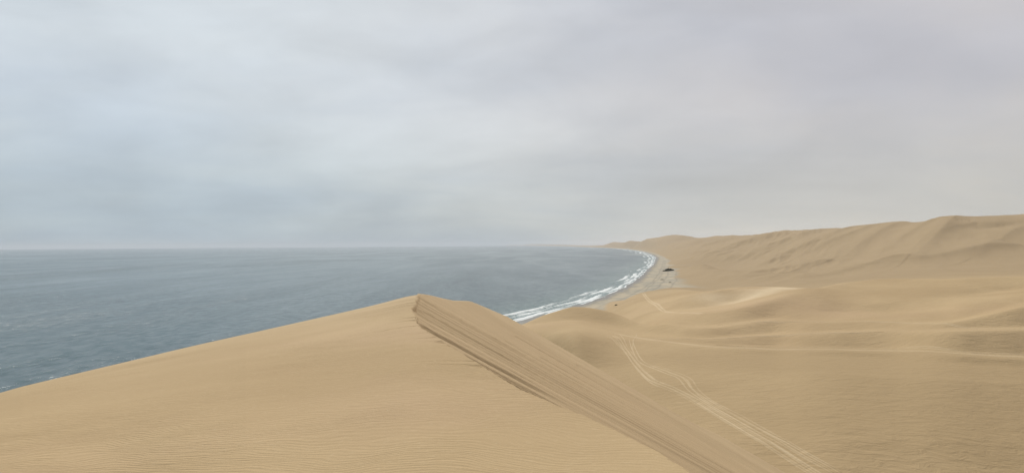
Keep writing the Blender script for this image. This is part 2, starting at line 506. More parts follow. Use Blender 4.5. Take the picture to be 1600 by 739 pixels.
NB = np.arange(700, 1921, 4.0)
z_start = C_((700, 22), (900, 24), (1100, 29), (1300, 30), (1600, 26), (1900, 26))
bands = [
    # (end row, slope)
    (C_((700, 690), (1000, 690), (1300, 690), (1600, 690)), C_((700, 4), (1100, 4), (1300, 6), (1600, 8), (1900, 8))),
    (C_((700, 620), (1000, 620), (1300, 628), (1600, 640)), C_((700, 3), (1000, 2), (1100, 1), (1300, 3), (1600, 6), (1900, 6))),
    (C_((700, 575), (1000, 575), (1300, 585), (1600, 600)), C_((700, 0), (900, 2), (1000, 1), (1100, 1), (1300, 3), (1600, 6), (1900, 6))),
    (C_((700, 545), (900, 545), (960, 545), (1000, 545), (1100, 552), (1200, 554), (1300, 556), (1400, 560), (1600, 573), (1900, 590)), C_((700, 8), (860, 19), (900, 14), (960, 3), (1000, 1), (1200, -1), (1400, 0), (1600, 2), (1900, 2))),
    (C_((700, 530), (860, 528), (900, 526), (960, 528), (1000, 534), (1050, 540), (1100, 543), (1200, 548), (1300, 548), (1400, 551), (1500, 556), (1600, 562), (1900, 578)), C_((700, 10), (860, 20), (880, 18), (920, 6), (960, 4), (1000, 2), (1200, 2), (1400, 8), (1600, 10))),
    (C_((700, 522), (850, 520), (900, 517), (960, 520), (1000, 527), (1050, 532), (1100, 536), (1200, 541), (1300, 542), (1400, 545), (1500, 550), (1600, 555), (1900, 572)), C_((700, 6), (860, 9), (900, 3), (960, -2), (1100, -2), (1300, -3), (1600, -3))),
    (C_((700, 515), (820, 512), (850, 510), (900, 506), (960, 514), (1000, 524), (1050, 529), (1100, 531), (1200, 524.5), (1300, 520), (1400, 518), (1500, 518), (1600, 516), (1900, 508)), C_((700, 3), (850, 2), (900, -2), (960, 0), (1000, 4), (1100, 5), (1200, 9), (1300, 11), (1400, 14), (1600, 14))),
    (C_((700, 512), (820, 508), (850, 504), (900, 499), (960, 509), (1000, 520), (1050, 525), (1100, 528), (1200, 521), (1300, 516.5), (1400, 514), (1500, 512), (1600, 511), (1900, 500)), C_((700, 0), (850, 0), (900, -1), (960, 2), (1000, -1), (1100, -2), (1600, -3))),
    (C_((700, 512), (790, 511), (808, 505), (820, 500.5), (835, 495), (850, 489.5), (875, 480.5), (897, 476), (920, 477.2), (940, 480.5), (960, 484.5), (985, 491), (1018, 502), (1070, 512), (1110, 513), (1140, 509), (1160, 505.5), (1185, 503), (1210, 499.5),
        (1226, 501), (1256, 504.5), (1300, 504), (1340, 502), (1400, 503), (1440, 506), (1470, 506), (1500, 502), (1540, 492), (1600, 478), (1700, 462), (1900, 450)),
     C_((700, 8), (850, 8), (900, 9), (940, 12), (1000, 13), (1070, 10), (1100, 7), (1140, 11), (1180, 10), (1210, 15), (1256, 9), (1300, 6), (1400, 9), (1440, 6), (1500, 13), (1600, 15), (1900, 14))),
]
# height at which the ground shows again behind that crest (None-like -1: it just goes on)
again1 = C_((700, 1), (880, 1.5), (930, 3), (960, 7), (985, 12), (1005, 16), (1030, -100))
bands2 = [
    # just behind the first crests: a bright level strip, then up to the long curved crest
    (C_((700, 400), (930, 471), (985, 484), (1018, 496), (1070, 506), (1110, 508.5), (1140, 505), (1160, 502), (1210, 496), (1256, 500), (1300, 500), (1400, 499), (1440, 502), (1500, 498), (1540, 487), (1600, 473), (1700, 458), (1900, 447)), C_((700, 3), (1070, -2), (1200, -4), (1300, -3), (1600, -4))),
    (C_((700, 400), (930, 470), (985, 482), (1018, 494), (1070, 499), (1110, 500), (1140, 497), (1200, 489), (1256, 485), (1300, 487), (1350, 488), (1400, 487), (1500, 480), (1540, 470), (1600, 461), (1700, 452), (1900, 443)), C_((700, 3), (1018, 3), (1070, 9), (1140, 7), (1200, 10), (1256, 10), (1300, 3), (1400, 3), (1500, 5), (1600, 4))),
    (C_((700, 400), (930, 468), (985, 481), (1030, 491.5), (1060, 491.5), (1107, 490), (1137, 486), (1170, 479.5), (1200, 471), (1235, 461), (1262, 455), (1300, 468), (1350, 474), (1400, 472), (1500, 462), (1600, 450), (1900, 438)), C_((700, 3), (1018, 3), (1070, 6), (1140, 5), (1170, 9), (1200, 10), (1256, 10), (1300, 10), (1350, 14), (1400, 11), (1500, 3), (1600, 1))),
    (C_((700, 400), (930, 467), (985, 480), (1030, 490.5), (1060, 490.3), (1107, 489), (1137, 485), (1170, 478.5), (1200, 470), (1235, 459), (1264, 449.6), (1300, 442.5), (1350, 437), (1400, 433.5), (1500, 433.2), (1600, 430), (1900, 428)), C_((700, 3), (1030, 3), (1137, 4), (1264, 6), (1350, 7), (1400, 6), (1500, 8), (1600, 10))),
    # the bright hollow behind the curved crest
    (C_((700, 400), (930, 466), (985, 476), (1020, 482), (1060, 484), (1107, 480), (1137, 474), (1170, 467), (1200, 460), (1225, 454), (1245, 451), (1262, 449.3), (1300, 442)), C_((700, 3), (985, 3), (1020, 2), (1060, 0), (1107, -4), (1200, -6), (1264, -4))),
    (C_((700, 400), (930, 464), (985, 474), (1000, 473), (1020, 470), (1040, 466), (1070, 461), (1096, 456), (1120, 452), (1144, 448.8), (1180, 447.6), (1226, 448.3), (1256, 449.1), (1264, 449.3), (1300, 442)), C_((700, 3), (985, 5), (1020, 12), (1100, 13), (1180, 9), (1264, 2))),
]
# heights of the crests those bands lead up to
Z1 = C_((700, 24), (820, 27), (860, 33), (897, 37), (930, 36), (960, 34), (1000, 32), (1050, 31), (1120, 31.5), (1200, 33.5), (1300, 34.5), (1400, 36), (1500, 39), (1600, 45), (1900, 52))
Z2 = C_((700, 10), (960, 10), (1000, 18), (1030, 27), (1060, 30), (1100, 33), (1137, 35.5), (1200, 40), (1264, 44), (1350, 47), (1500, 51), (1700, 55), (1900, 58))
Z3 = C_((700, 10), (960, 9), (1000, 19), (1020, 25), (1040, 30), (1070, 34.5), (1096, 37), (1144, 40), (1180, 42), (1226, 43.5), (1264, 44.5), (1300, 47))
bowl, bands2 = bands2[4:], bands2[:4]
colx, colY, colz = [], [], []


def climb(px, Y0, z0, bl, target):
    """follow the bands outwards; one correction to all their slopes brings the last one to the wanted height"""
    def run(off):
        Yl, zl = [Y0], [z0]
        for e_, sl_ in bl:
            py = float(e_(px)); k = -ray(px, py)[2]
            s_ = math.tan(R(1.4 * float(sl_(px)))) + off
            s_ = max(s_, -0.6 * k)
            Yn = (EYE - zl[-1] + s_ * Yl[-1]) / (k + s_)
            if Yn > Yl[-1] + 0.05:
                zl.append(EYE - k * Yn); Yl.append(Yn)
        return Yl, zl
    lo, hi = -0.6, 0.8
    for _ in range(40):
        m = (lo + hi) / 2
        if run(m)[1][-1] < target: lo = m
        else: hi = m
    return run((lo + hi) / 2) + ((lo + hi) / 2,)


OFFS = []
for px in NB:
    px = float(px)
    z0 = float(z_start(px)); Y0 = (z0 - EYE) / ray(px, 790.0)[2]
    a_, b_, o1 = climb(px, Y0, z0, bands, float(Z1(px)))
    Yl = [Y0 * 0.4] + a_; zl = [z0 - 1] + b_
    za = float(again1(px)); ycr = float(bands[-1][0](px))
    o2 = o3 = 0
    if px < 1034:
        h0 = zl[-1]
        za = min(float(np.interp(px, [700, 880, 930, 960, 985, 1005, 1034], [1, 1.5, 3, 7, 12, 18, 27])), h0 - 0.5)
        k = -ray(px, ycr - 0.1)[2]
        Yd = Yl[-1] + (h0 - za) / math.tan(R(27)); Ya = (EYE - za) / k
        Yl.append(min(Yd, Ya - 1)); zl.append(za); Yl.append(Ya); zl.append(za)
    if px >= 1020:
        a_, b_, o2 = climb(px, Yl[-1], zl[-1], bands2, float(Z2(px)))
        Yl += a_[1:]; zl += b_[1:]
        if px < 1262:
            a_, b_, o3 = climb(px, Yl[-1], zl[-1], bowl, float(Z3(px)))
            Yl += a_[1:]; zl += b_[1:]
    elif px > 930:
        a_, b_, o3 = climb(px, Yl[-1], zl[-1], bowl, max(float(Z3(px)), zl[-1] + .2))
        Yl += a_[1:]; zl += b_[1:]
    OFFS.append((px, round(o1, 3), round(o2, 3), round(o3, 3), round(Yl[-1]), round(zl[-1], 1)))
    h0 = zl[-1]
    if px > 1000:
        dz_ = float(np.interp(px, [1000, 1040, 1264, 1900], [1.0, 5, 9, 9]))
        Yl.append(Yl[-1] + dz_ / math.tan(R(16))); zl.append(h0 - dz_)
        if px < 1125:        # one more low dune before the beach flats
            ya = float(np.interp(px, [1000, 1020, 1045, 1075, 1100, 1125], [457, 452.5, 449.5, 449.3, 452.5, 455]))
            k = -ray(px, ya)[2]
            hh = float(np.interp(px, [1000, 1020, 1045, 1075, 1100, 1125], [9, 15, 22, 26, 29, 30]))
            Yl.append(max((EYE - hh) / k, Yl[-1] + 5)); zl.append(EYE - k * Yl[-1])
            Yl.append(Yl[-1] + 35); zl.append(max(zl[-1] - 9, 3.0))
    colx.append(ray(px, 480)[0]); colY.append(Yl); colz.append(zl)
if __import__('os').environ.get('SHOWPROF'):
    for o in OFFS[::6]: print(o)
YG = np.geomspace(40, 1700, 1100)
TAB = np.array([np.interp(YG, a, b) for a, b in zip(colY, colz)])
YEND = np.array([a[-1] for a in colY])


def blur(a, n, axis):
    k = np.hanning(2 * n + 3)[1:-1]; k /= k.sum()
    p = [(0, 0), (0, 0)]; p[axis] = (n, n)
    b_ = np.pad(a, p, mode='edge')
    return sum(k[i] * (b_[i:i + a.shape[0]] if axis == 0 else b_[:, i:i + a.shape[1]]) for i in range(2 * n + 1))


TAB = blur(blur(TAB, 7, 0), 2, 1)
YEND = np.convolve(np.pad(YEND, 6, mode='edge'), np.ones(13) / 13, 'valid')
colx = np.array(colx)
LYG = np.log(YG)


def profile(x, y):
    """height from the profiles and how much they count here"""
    yy = np.maximum(y, 20.0)
    q = x / yy
    fi = np.clip(np.interp(q, colx, np.arange(len(colx))), 0, len(colx) - 1.001)
    fj = np.clip((np.log(yy) - LYG[0]) / (LYG[1] - LYG[0]), 0, len(LYG) - 1.001)
    i = fi.astype(int); j = fj.astype(int); u = fi - i; v = fj - j
    z = (TAB[i, j] * (1 - u) + TAB[i + 1, j] * u) * (1 - v) + (TAB[i, j + 1] * (1 - u) + TAB[i + 1, j + 1] * u) * v
    ye = np.interp(fi, np.arange(len(colx)), YEND)
    wt_ = sstep(q, colx[0], colx[0] + 0.06) * sstep(yy, 45, 95) * (1 - sstep(yy, ye * 1.02, ye * 1.18)) * (y > 20)
    return z, wt_


def poly_dist(x, y, pl):
    best = np.full(x.shape, 1e12); sgn = np.zeros(x.shape); tt = np.zeros(x.shape)
    n = len(pl) - 1
    for i in range(n):
        a = pl[i]; b = pl[i + 1]; e = b - a; L2 = e @ e
        t = np.clip(((x - a[0]) * e[0] + (y - a[1]) * e[1]) / L2, 0, 1)
        qx = x - (a[0] + t * e[0]); qy = y - (a[1] + t * e[1])
        d2 = qx * qx + qy * qy
        m = d2 < best
        best = np.where(m, d2, best)
        sgn = np.where(m, np.sign(e[0] * qy - e[1] * qx), sgn)
        tt = np.where(m, (i + t) / n, tt)
    return np.sqrt(best), sgn, tt


def land(x, y):
    z = tps(x, y)
    far = sstep(y, 950, 1500) * sstep(z, 4, 22)
    # dune relief on the slopes behind, longer down the slope than across
    a = x * math.sin(R(30)) + y * math.cos(R(30)); b = x * math.cos(R(30)) - y * math.sin(R(30))
    wob = 70 * perlin(a / 700, b / 500)
    sc_ = np.clip(y / 2600, 0.6, 3.0)
    left = 1 - sstep(x / np.maximum(y, 1), 0.36, 0.50)
    rel = 12 * ridged(a / 1500, (b + wob) / 360, 1) + (1.6 + 6.0 * left) * ridged((a + 300) / 800, (b + wob) / 140, 2) + (1.2 + 3.6 * left) * ridged(a / 300, (b - wob) / 50, 2) * (y < 4500)
    z = z + rel * far * 0.8
    for pl, hh, ww in SP:
        m = (y > 1000) & (y < 9000) & (x > 100)
        if not m.any():
            continue
        xm, ym = x[m], y[m]
        wx = ww * 0.35 * perlin(xm / (ww * 3) + hh, ym / (ww * 3))
        d, sg, t = poly_dist(xm + wx, ym + wx, pl)
        wL = np.where(sg > 0, ww * 0.55, ww * 1.9)      # steep lee, long windward
        z[m] += 1.45 * hh * np.exp(-(np.sqrt(d * d + (0.22 * wL)**2) / wL - 0.22)) * np.sqrt(np.clip(5 * t, 0, 1) * np.clip(1.3 * (1.02 - t), 0, 1)) * far[m]
    zp, wp = profile(x, y)
    zp = zp + sstep(y, 60, 300) * (0.30 * fbm(x / 60, y / 60, 3) + 0.10 * ridged((x + y * .3) / 26, y / 30, 2) * sstep(y, 250, 500))
    return z * (1 - wp) + zp * wp


# bring the distant skyline to its outline
for _it in range(3):
    for px, py, Y in sky_line:
        k0 = ray(px, 380)[0]
        Yt = np.geomspace(1500, 60000, 500)
        el = (land(k0 * Yt, Yt) - EYE) / Yt
        j_ = int(np.argmax(el))
        lo_, hi_ = 330.0, 384.0
        want = ray(px, py)[2]
        dz_ = float(np.clip((want - el[j_]) * Y, -25, 25))
        for m_ in range(3):
            q_ = P(px, py, Y)
            f_ = (1, 1.25, 1.8)[m_]
            ii = np.argmin((ctrl[:, 0] - q_[0] * f_)**2 + (ctrl[:, 1] - q_[1] * f_)**2)
            ctrl[ii, 2] += 0.8 * dz_
    sol = np.linalg.solve(A, np.r_[ctrl[:, 2], 0, 0, 0])


def ground(x, y):
    """height of the sand, and what it is: 0 foreground dune, 1 valley dunes, 2 slopes behind, 3 beach"""
    sd_ = shore_d(x, y)
    bz = np.where(sd_ > 0, 0.2 + 0.022 * np.minimum(sd_, 120) + 0.10 * fbm(x / 30, y / 60, 2), 0.2 + 0.03 * sd_)
    bz = np.maximum(bz, -12)
    V = np.maximum(land(x, y), 1.0)
    wb = sstep(sd_, 10, 70 + 0.012 * np.abs(y))
    V = V * wb + bz * (1 - wb)
    near = np.hypot(x, y) < 420
    F = np.full(x.shape, -1e3); tau = np.zeros(x.shape); s = np.zeros(x.shape); d = np.full(x.shape, -99.0)
    if near.any():
        F[near], tau[near], s[near], d[near] = foreground(x[near], y[near])
    F = F + 0
    z = smax(F, V, np.where(near, 2.0 + 5 * sstep(d, 8, 25), 0.01))
    kind = np.where(F > V - 0.5, 0, 1)
    beach = (wb < 0.75) | (V < 4.2)
    kind = np.where((kind == 1) & beach, 3, kind)
    foot = 1180
    kind = np.where((kind == 1) & (y > foot), 2, kind)
    slip = (d > 0) * sstep(F - V, -1, 5) * (1 - sstep(tau, 60, 84) * 0.85) * (1 - sstep(d, 16, 34) * 0.6)
    return z, kind, slip, d, tau, s, sd_


def pick(px, py, lo=110, hi=4000):
    d = ray(px, py)
    Y = np.geomspace(lo, hi, 900)
    z = ground(d[0] * Y, Y)[0]
    k = np.where(EYE + d[2] * Y < z)[0]
    i = k[0] if len(k) else len(Y) - 1
    if i > 0:
        Y2 = np.linspace(Y[i - 1], Y[i], 40)
        z2 = ground(d[0] * Y2, Y2)[0]
        k2 = np.where(EYE + d[2] * Y2 < z2)[0]
        return d[0] * Y2[k2[0]], Y2[k2[0]]
    return d[0] * Y[i], Y[i]


# ------------------------------------------------------------------ materials
def material(name):
    m = bpy.data.materials.new(name)
    m.use_nodes = True
    m.node_tree.nodes.clear()
    t = NT(m.node_tree)
    out = t.n('ShaderNodeOutputMaterial')
    b = t.n('ShaderNodeBsdfPrincipled')
    t.put(out.inputs[0], b.outputs[0])
    return m, t, b, out


def bump_to(t, b, h, strength=1.0, dist=1.0, prev=None):
    nd = t.n('ShaderNodeBump')
    nd.inputs['Strength'].default_value = strength
    nd.inputs['Distance'].default_value = dist
    t.put(nd.inputs['Height'], h)
    if prev is not None:
        t.put(nd.inputs['Normal'], prev)
    return nd.outputs[0]


SAND = (0.500, 0.363, 0.198)
SAND2 = (0.425, 0.300, 0.158)
PALE = (0.600, 0.465, 0.290)


def sand_material(name, near):
    m, t, b, out = material(name)
    pos = t.n('ShaderNodeNewGeometry').outputs['Position']
    big = t.noise(t.mapping(pos, scale=(1, 1, 0.3)), 0.011 if not near else 0.12, 5, 0.55, 0.4)
    col = t.mix(t.ss(big, 0.35, 0.65), SAND, SAND2)
    pink = t.noise(t.mapping(pos, scale=(1, 1, 0.3), loc=(55, 20, 3)), 0.006 if not near else 0.2, 3)
    col = t.mix(t.ss(pink, 0.45, 0.75, 0, 0.35), col, (0.54, 0.375, 0.235))
    if near:
        slip = t.attr('slip')
        tau = t.attr('tau'); sg = t.attr('sdist')
        cb = t.n('ShaderNodeCombineXYZ')
        t.put(cb.inputs[0], tau); t.put(cb.inputs[1], t.math('MULTIPLY', sg, 0.02))
        lines = t.noise(cb.outputs[0], 2.6, 6, 0.72)
        lines2 = t.noise(cb.outputs[0], 0.55, 4, 0.6)
        # the slip face is tinted a little darker, in strips
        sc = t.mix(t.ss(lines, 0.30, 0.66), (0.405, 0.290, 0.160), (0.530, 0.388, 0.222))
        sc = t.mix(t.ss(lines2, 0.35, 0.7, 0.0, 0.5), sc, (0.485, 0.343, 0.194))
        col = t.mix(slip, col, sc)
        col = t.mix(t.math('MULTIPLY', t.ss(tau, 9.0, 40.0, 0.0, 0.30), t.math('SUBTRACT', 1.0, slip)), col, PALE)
        # grains
        gr = t.noise(pos, 60.0, 3, 0.8)
        col = t.mix(t.ss(gr, 0.3, 0.7, 0.0, 0.22), col, (0.30, 0.21, 0.115))
        gr2 = t.noise(pos, 14.0, 3, 0.7)
        col = t.mix(t.ss(gr2, 0.5, 0.8, 0.0, 0.25), col, PALE)
        # wind ripples
        wx = t.noise(t.mapping(pos, loc=(9, 1, 0)), 0.5, 2)
        offs = t.n('ShaderNodeCombineXYZ'); t.put(offs.inputs[1], t.math('MULTIPLY', wx, 1.6))
        pr = t.vmath('ADD', pos, offs.outputs[0])
        r1 = t.noise(t.mapping(pr, scale=(1.7, 6.5, 1), rot=(0, 0, R(6))), 1.9, 5, 0.65)
        wv = t.n('ShaderNodeTexWave', wave_type='BANDS', bands_direction='Y', wave_profile='SIN')
        t.put(wv.inputs['Vector'], t.mapping(pr, rot=(0, 0, R(8))))
        wv.inputs['Scale'].default_value = 3.9
        wv.inputs['Distortion'].default_value = 9.0
        wv.inputs['Detail'].default_value = 3.0
        wv.inputs['Detail Scale'].default_value = 0.45
        amp = t.ss(t.noise(pos, 0.22, 3), 0.35, 0.65, 0.35, 1.0)
        rip = t.math('MULTIPLY', t.math('ADD', t.math('MULTIPLY', wv.outputs['Fac'], 0.005), t.math('MULTIPLY', r1, 0.030)), amp)
        lin = t.math('MULTIPLY', lines, 0.06)
        h = t.mix(slip, rip, lin)
        h = t.math('ADD', h, t.math('MULTIPLY', gr, 0.0025))
        nrm = bump_to(t, b, h, 1.0, 1.0)
    else:
        fine = t.noise(t.mapping(pos, scale=(1, 1.8, 1), rot=(0, 0, R(-25))), 0.16, 6, 0.65, 0.5)
        col = t.mix(t.ss(fine, 0.40, 0.75, 0.0, 0.30), col, (0.40, 0.285, 0.160))
        gr = t.noise(pos, 2.5, 4, 0.75)
        col = t.mix(t.ss(gr, 0.35, 0.7, 0.0, 0.22), col, (0.34, 0.245, 0.14))
        gy = t.n('ShaderNodeSeparateXYZ'); t.put(gy.inputs[0], pos)
        col = t.mix(t.ss(gy.outputs[1], 760, 1120, 0.0, 0.80), col, (0.350, 0.255, 0.145))
        # the low valley floor is tinted browner
        floor_ = t.math('MULTIPLY', t.ss(gy.outputs[2], 41.0, 35.0), t.ss(gy.outputs[1], 430.0, 300.0))
        col = t.mix(t.math('MULTIPLY', floor_, t.ss(big, 0.3, 0.6, 0.45, 0.85)), col, (0.375, 0.268, 0.142))
        trk = t.attr('track')  # wheel tracks, plus the light painted into the hollow
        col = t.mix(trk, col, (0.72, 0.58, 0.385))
        bch = t.attr('beach')
        fl = t.noise(t.mapping(pos, scale=(1, 0.35, 1), rot=(0, 0, R(-16))), 0.035, 6, 0.62, 0.6)
        bc = t.mix(t.ss(fl, 0.36, 0.64), (0.330, 0.300, 0.235), (0.455, 0.385, 0.275))
        wet = t.attr('wet')
        bc = t.mix(wet, bc, (0.16, 0.145, 0.12))
        col = t.mix(bch, col, bc)
        t.put(b.inputs['Roughness'], t.ss(wet, 0.2, 1.0, 0.9, 0.35))
        f2 = t.noise(t.mapping(pos, scale=(0.5, 1.5, 1)), 0.7, 5, 0.6)
        h = t.math('ADD', t.math('MULTIPLY', fine, 0.7), t.math('MULTIPLY', f2, 0.12))
        h = t.math('ADD', h, t.math('MULTIPLY', gr, 0.035))
        nrm = bump_to(t, b, h, 1.0, 1.0)
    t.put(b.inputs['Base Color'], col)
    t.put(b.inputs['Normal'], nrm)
    if near:
        b.inputs['Roughness'].default_value = 0.9
    b.inputs['Specular IOR Level'].default_value = 0.15
    return m


M_near = sand_material('rippled_sand', True)
M_far = sand_material('dune_sand', False)

# water
M_water, t, b, out = material('sea_water')
pos = t.n('ShaderNodeNewGeometry').outputs['Position']
rot = R(-62)
pw = t.mapping(pos, rot=(0, 0, rot))
swell = t.noise(t.mapping(pos, scale=(1.0, 0.16, 1), rot=(0, 0, R(22))), 0.016, 3, 0.5, 0.35)
chop = t.noise(t.mapping(pos, scale=(1.0, 0.42, 1), rot=(0, 0, R(30))), 0.11, 5, 0.62, 0.3)
rough_n = t.noise(t.mapping(pos, scale=(1.0, 0.7, 1), rot=(0, 0, R(20))), 0.6, 4, 0.65)
patch = t.noise(t.mapping(pos, scale=(1.0, 0.22, 1), rot=(0, 0, R(18))), 0.0022, 5, 0.6, 0.6)
slick = t.noise(t.mapping(pos, scale=(1.0, 0.10, 1), rot=(0, 0, R(10)), loc=(300, 0, 0)), 0.0016, 4, 0.6, 0.5)
h = t.math('ADD', t.math('MULTIPLY', swell, 6.5), t.math('MULTIPLY', t.math('ADD', t.math('MULTIPLY', chop, 2.5), t.math('MULTIPLY', rough_n, 0.45)), t.ss(patch, 0.3, 0.7, 1.3, 0.55)))
nrm = bump_to(t, b, h, 1.0, 1.0)
wcol = t.mix(t.ss(patch, 0.3, 0.7), (0.006, 0.040, 0.052), (0.022, 0.070, 0.082))
wcol = t.mix(t.ss(swell, 0.35, 0.65, 0.0, 0.35), wcol, (0.06, 0.105, 0.110))
wcol = t.mix(t.ss(chop, 0.42, 0.62, 0.0, 0.45), wcol, (0.075, 0.120, 0.130))  # swell and chop tinted lighter, standing in for light on the waves
foam = t.attr('foam')
shal = t.attr('shallow')
wcol = t.mix(t.math('MULTIPLY', shal, 0.75), wcol, (0.13, 0.20, 0.185))
fn = t.noise(t.mapping(pos, scale=(1.0, 0.6, 1), rot=(0, 0, R(16))), 0.13, 6, 0.8, 0.8)
ff = t.math('ADD', foam, t.math('MULTIPLY', t.math('SUBTRACT', fn, 0.5), 1.5))
ff = t.math('MULTIPLY', t.ss(ff, 0.26, 0.90), t.ss(foam, 0.02, 0.12))
# thin streaks of old foam out at sea
sl = t.math('SUBTRACT', 1.0, t.math('MULTIPLY', t.math('ABSOLUTE', t.math('SUBTRACT', slick, 0.5)), 60.0), clamp=True)
sl = t.math('MULTIPLY', t.math('MULTIPLY', sl, t.ss(patch, 0.42, 0.62)), 0.08)
wcol = t.mix(sl, wcol, (0.55, 0.60, 0.62))
# the long pale seam of old foam lying off the coast
sp_ = t.n('ShaderNodeSeparateXYZ'); t.put(sp_.inputs[0], pos)
lx_ = t.math('ABSOLUTE', t.math('ADD', t.math('ADD', sp_.outputs[0], 1560.0), t.math('MULTIPLY', t.math('SUBTRACT', t.noise(pos, 0.0009, 3), 0.5), 420.0)))
seam = t.math('MULTIPLY', t.ss(lx_, 0.0, 34.0, 0.34, 0.0), t.ss(t.noise(pos, 0.006, 4, 0.6), 0.35, 0.6))
seam = t.math('MULTIPLY', seam, t.ss(sp_.outputs[1], 1500.0, 2600.0))
wcol = t.mix(seam, wcol, (0.60, 0.65, 0.66))
col = t.mix(ff, wcol, (0.78, 0.80, 0.79))
t.put(b.inputs['Base Color'], col)
t.put(b.inputs['Roughness'], t.mix(ff, t.ss(patch, 0.3, 0.7, 0.20, 0.12), (0.8, 0.8, 0.8)))
b.inputs['IOR'].default_value = 1.333
t.put(b.inputs['Specular IOR Level'], t.math('MULTIPLY', t.ss(chop, 0.36, 0.62, 0.09, 0.25), t.ss(swell, 0.35, 0.65, 0.8, 1.15)))
t.put(b.inputs['Normal'], nrm)


# ------------------------------------------------------------------ meshes
def grid_mesh(name, X, Y, Z, mats, attrs, facemask=None, kind='structure'):
    nr, nc = X.shape
    idx = np.arange(nr * nc).reshape(nr, nc)
    q = np.stack([idx[:-1, :-1], idx[:-1, 1:], idx[1:, 1:], idx[1:, :-1]], -1).reshape(-1, 4)
    if facemask is not None:
        q = q[facemask.reshape(-1)]
    used = np.zeros(nr * nc, bool); used[q.ravel()] = True
    new = np.cumsum(used) - 1
    q = new[q]
    co = np.stack([X, Y, Z], -1).reshape(-1, 3)[used].astype(np.float32)
    me = bpy.data.meshes.new(name)
    me.vertices.add(len(co)); me.vertices.foreach_set('co', co.ravel())
    me.loops.add(len(q) * 4); me.loops.foreach_set('vertex_index', q.ravel().astype(np.int32))
    me.polygons.add(len(q)); me.polygons.foreach_set('loop_start', np.arange(0, len(q) * 4, 4, dtype=np.int32))
    me.polygons.foreach_set('use_smooth', np.ones(len(q), bool))
    me.update(calc_edges=True)
    for k, v in attrs.items():
        at = me.attributes.new(k, 'FLOAT', 'POINT')
        at.data.foreach_set('value', v.reshape(-1)[used].astype(np.float32))
    me.materials.append(mats)
    ob = bpy.data.objects.new(name, me)
    C.objects.link(ob)
    if kind:
        ob['kind'] = kind
    return ob


# bearings: dense across the view, coarse elsewhere
az = np.concatenate([np.linspace(-math.pi, R(-46), 60)[:-1], np.linspace(R(-46), R(-38), 40)[:-1],
                     np.linspace(R(-38), R(38), 1060)[:-1], np.linspace(R(38), R(46), 40)[:-1], np.linspace(R(46), math.pi, 60)])
rr = np.concatenate([np.geomspace(0.6, 3.5, 40)[:-1], np.geomspace(3.5, 110, 820)[:-1], np.geomspace(110, 3500, 640)[:-1], np.geomspace(3500, 75000, 220)])
RR, AZ = np.meshgrid(rr, az, indexing='ij')
GX = RR * np.sin(AZ); GY = RR * np.cos(AZ)
GZ = np.zeros_like(GX); GK = np.zeros(GX.shape, int)
GS = np.zeros_like(GX); GD = np.zeros_like(GX); GT = np.zeros_like(GX); GSS = np.zeros_like(GX); GSH = np.zeros_like(GX)
for i in range(0, len(rr), 60):
    sl_ = slice(i, i + 60)
    GZ[sl_], GK[sl_], GS[sl_], GD[sl_], GT[sl_], GSS[sl_], GSH[sl_] = ground(GX[sl_], GY[sl_])
fk = GK[:-1, :-1]
zq = np.maximum(np.maximum(GZ[:-1, :-1], GZ[1:, 1:]), np.maximum(GZ[1:, :-1], GZ[:-1, 1:]))
dry = zq > -6
slipv = sstep(GD, -0.02, 0.05) * GS
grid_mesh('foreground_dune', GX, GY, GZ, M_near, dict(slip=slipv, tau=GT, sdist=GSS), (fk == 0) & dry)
zero = np.zeros_like(GX)
# brightness of the sunlit hollow behind the curved crest, painted as a pale tint
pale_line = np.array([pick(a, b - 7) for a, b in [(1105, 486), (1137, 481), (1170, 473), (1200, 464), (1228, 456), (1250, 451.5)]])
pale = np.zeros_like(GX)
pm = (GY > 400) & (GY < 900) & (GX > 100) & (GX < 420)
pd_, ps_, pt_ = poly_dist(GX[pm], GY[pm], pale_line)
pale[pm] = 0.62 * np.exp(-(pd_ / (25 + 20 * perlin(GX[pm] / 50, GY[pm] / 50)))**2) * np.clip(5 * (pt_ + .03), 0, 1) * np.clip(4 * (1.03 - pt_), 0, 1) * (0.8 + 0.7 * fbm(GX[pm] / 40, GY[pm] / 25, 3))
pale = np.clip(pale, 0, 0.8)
beachv = np.where(GK == 3, 1.0, 0.0)
bsoft = (1 - sstep(GZ, 3.4, 6.0)) * (1 - sstep(GSH + 14 * perlin(GX / 60, GY / 110), 105, 150))
wetv = 1 - sstep(GSH + 12 * perlin(GX / 26, GY / 45) + 5 * perlin(GX / 9, GY / 16), 3, 20)
for off_, w_t in ((38, 1.6), (46, 1.2), (62, 1.8), (85, 1.4)):      # old damp wheel lines along the beach
    wetv = np.maximum(wetv, 0.45 * np.exp(-((GSH - off_ - 9 * perlin(GY / 160, GY * 0 + off_)) / w_t)**2) * (GY > 700) * (GY < 3500))
at = dict(track=pale, beach=bsoft, wet=wetv)  # on the ground, track carries the light painted into the hollow
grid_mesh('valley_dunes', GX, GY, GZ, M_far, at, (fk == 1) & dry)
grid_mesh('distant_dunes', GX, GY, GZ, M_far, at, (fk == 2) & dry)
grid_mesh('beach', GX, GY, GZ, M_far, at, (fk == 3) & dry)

# the sea
ra = np.concatenate([[0.0], np.geomspace(60, 90000, 160)])
aa = np.linspace(-math.pi, math.pi, 361)
SR, SA = np.meshgrid(ra, aa, indexing='ij')
sz = np.full(SR.shape, -0.05)
grid_mesh('sea', SR * np.sin(SA), SR * np.cos(SA), sz, M_water, dict(foam=np.zeros_like(SR), shallow=np.zeros_like(SR)))

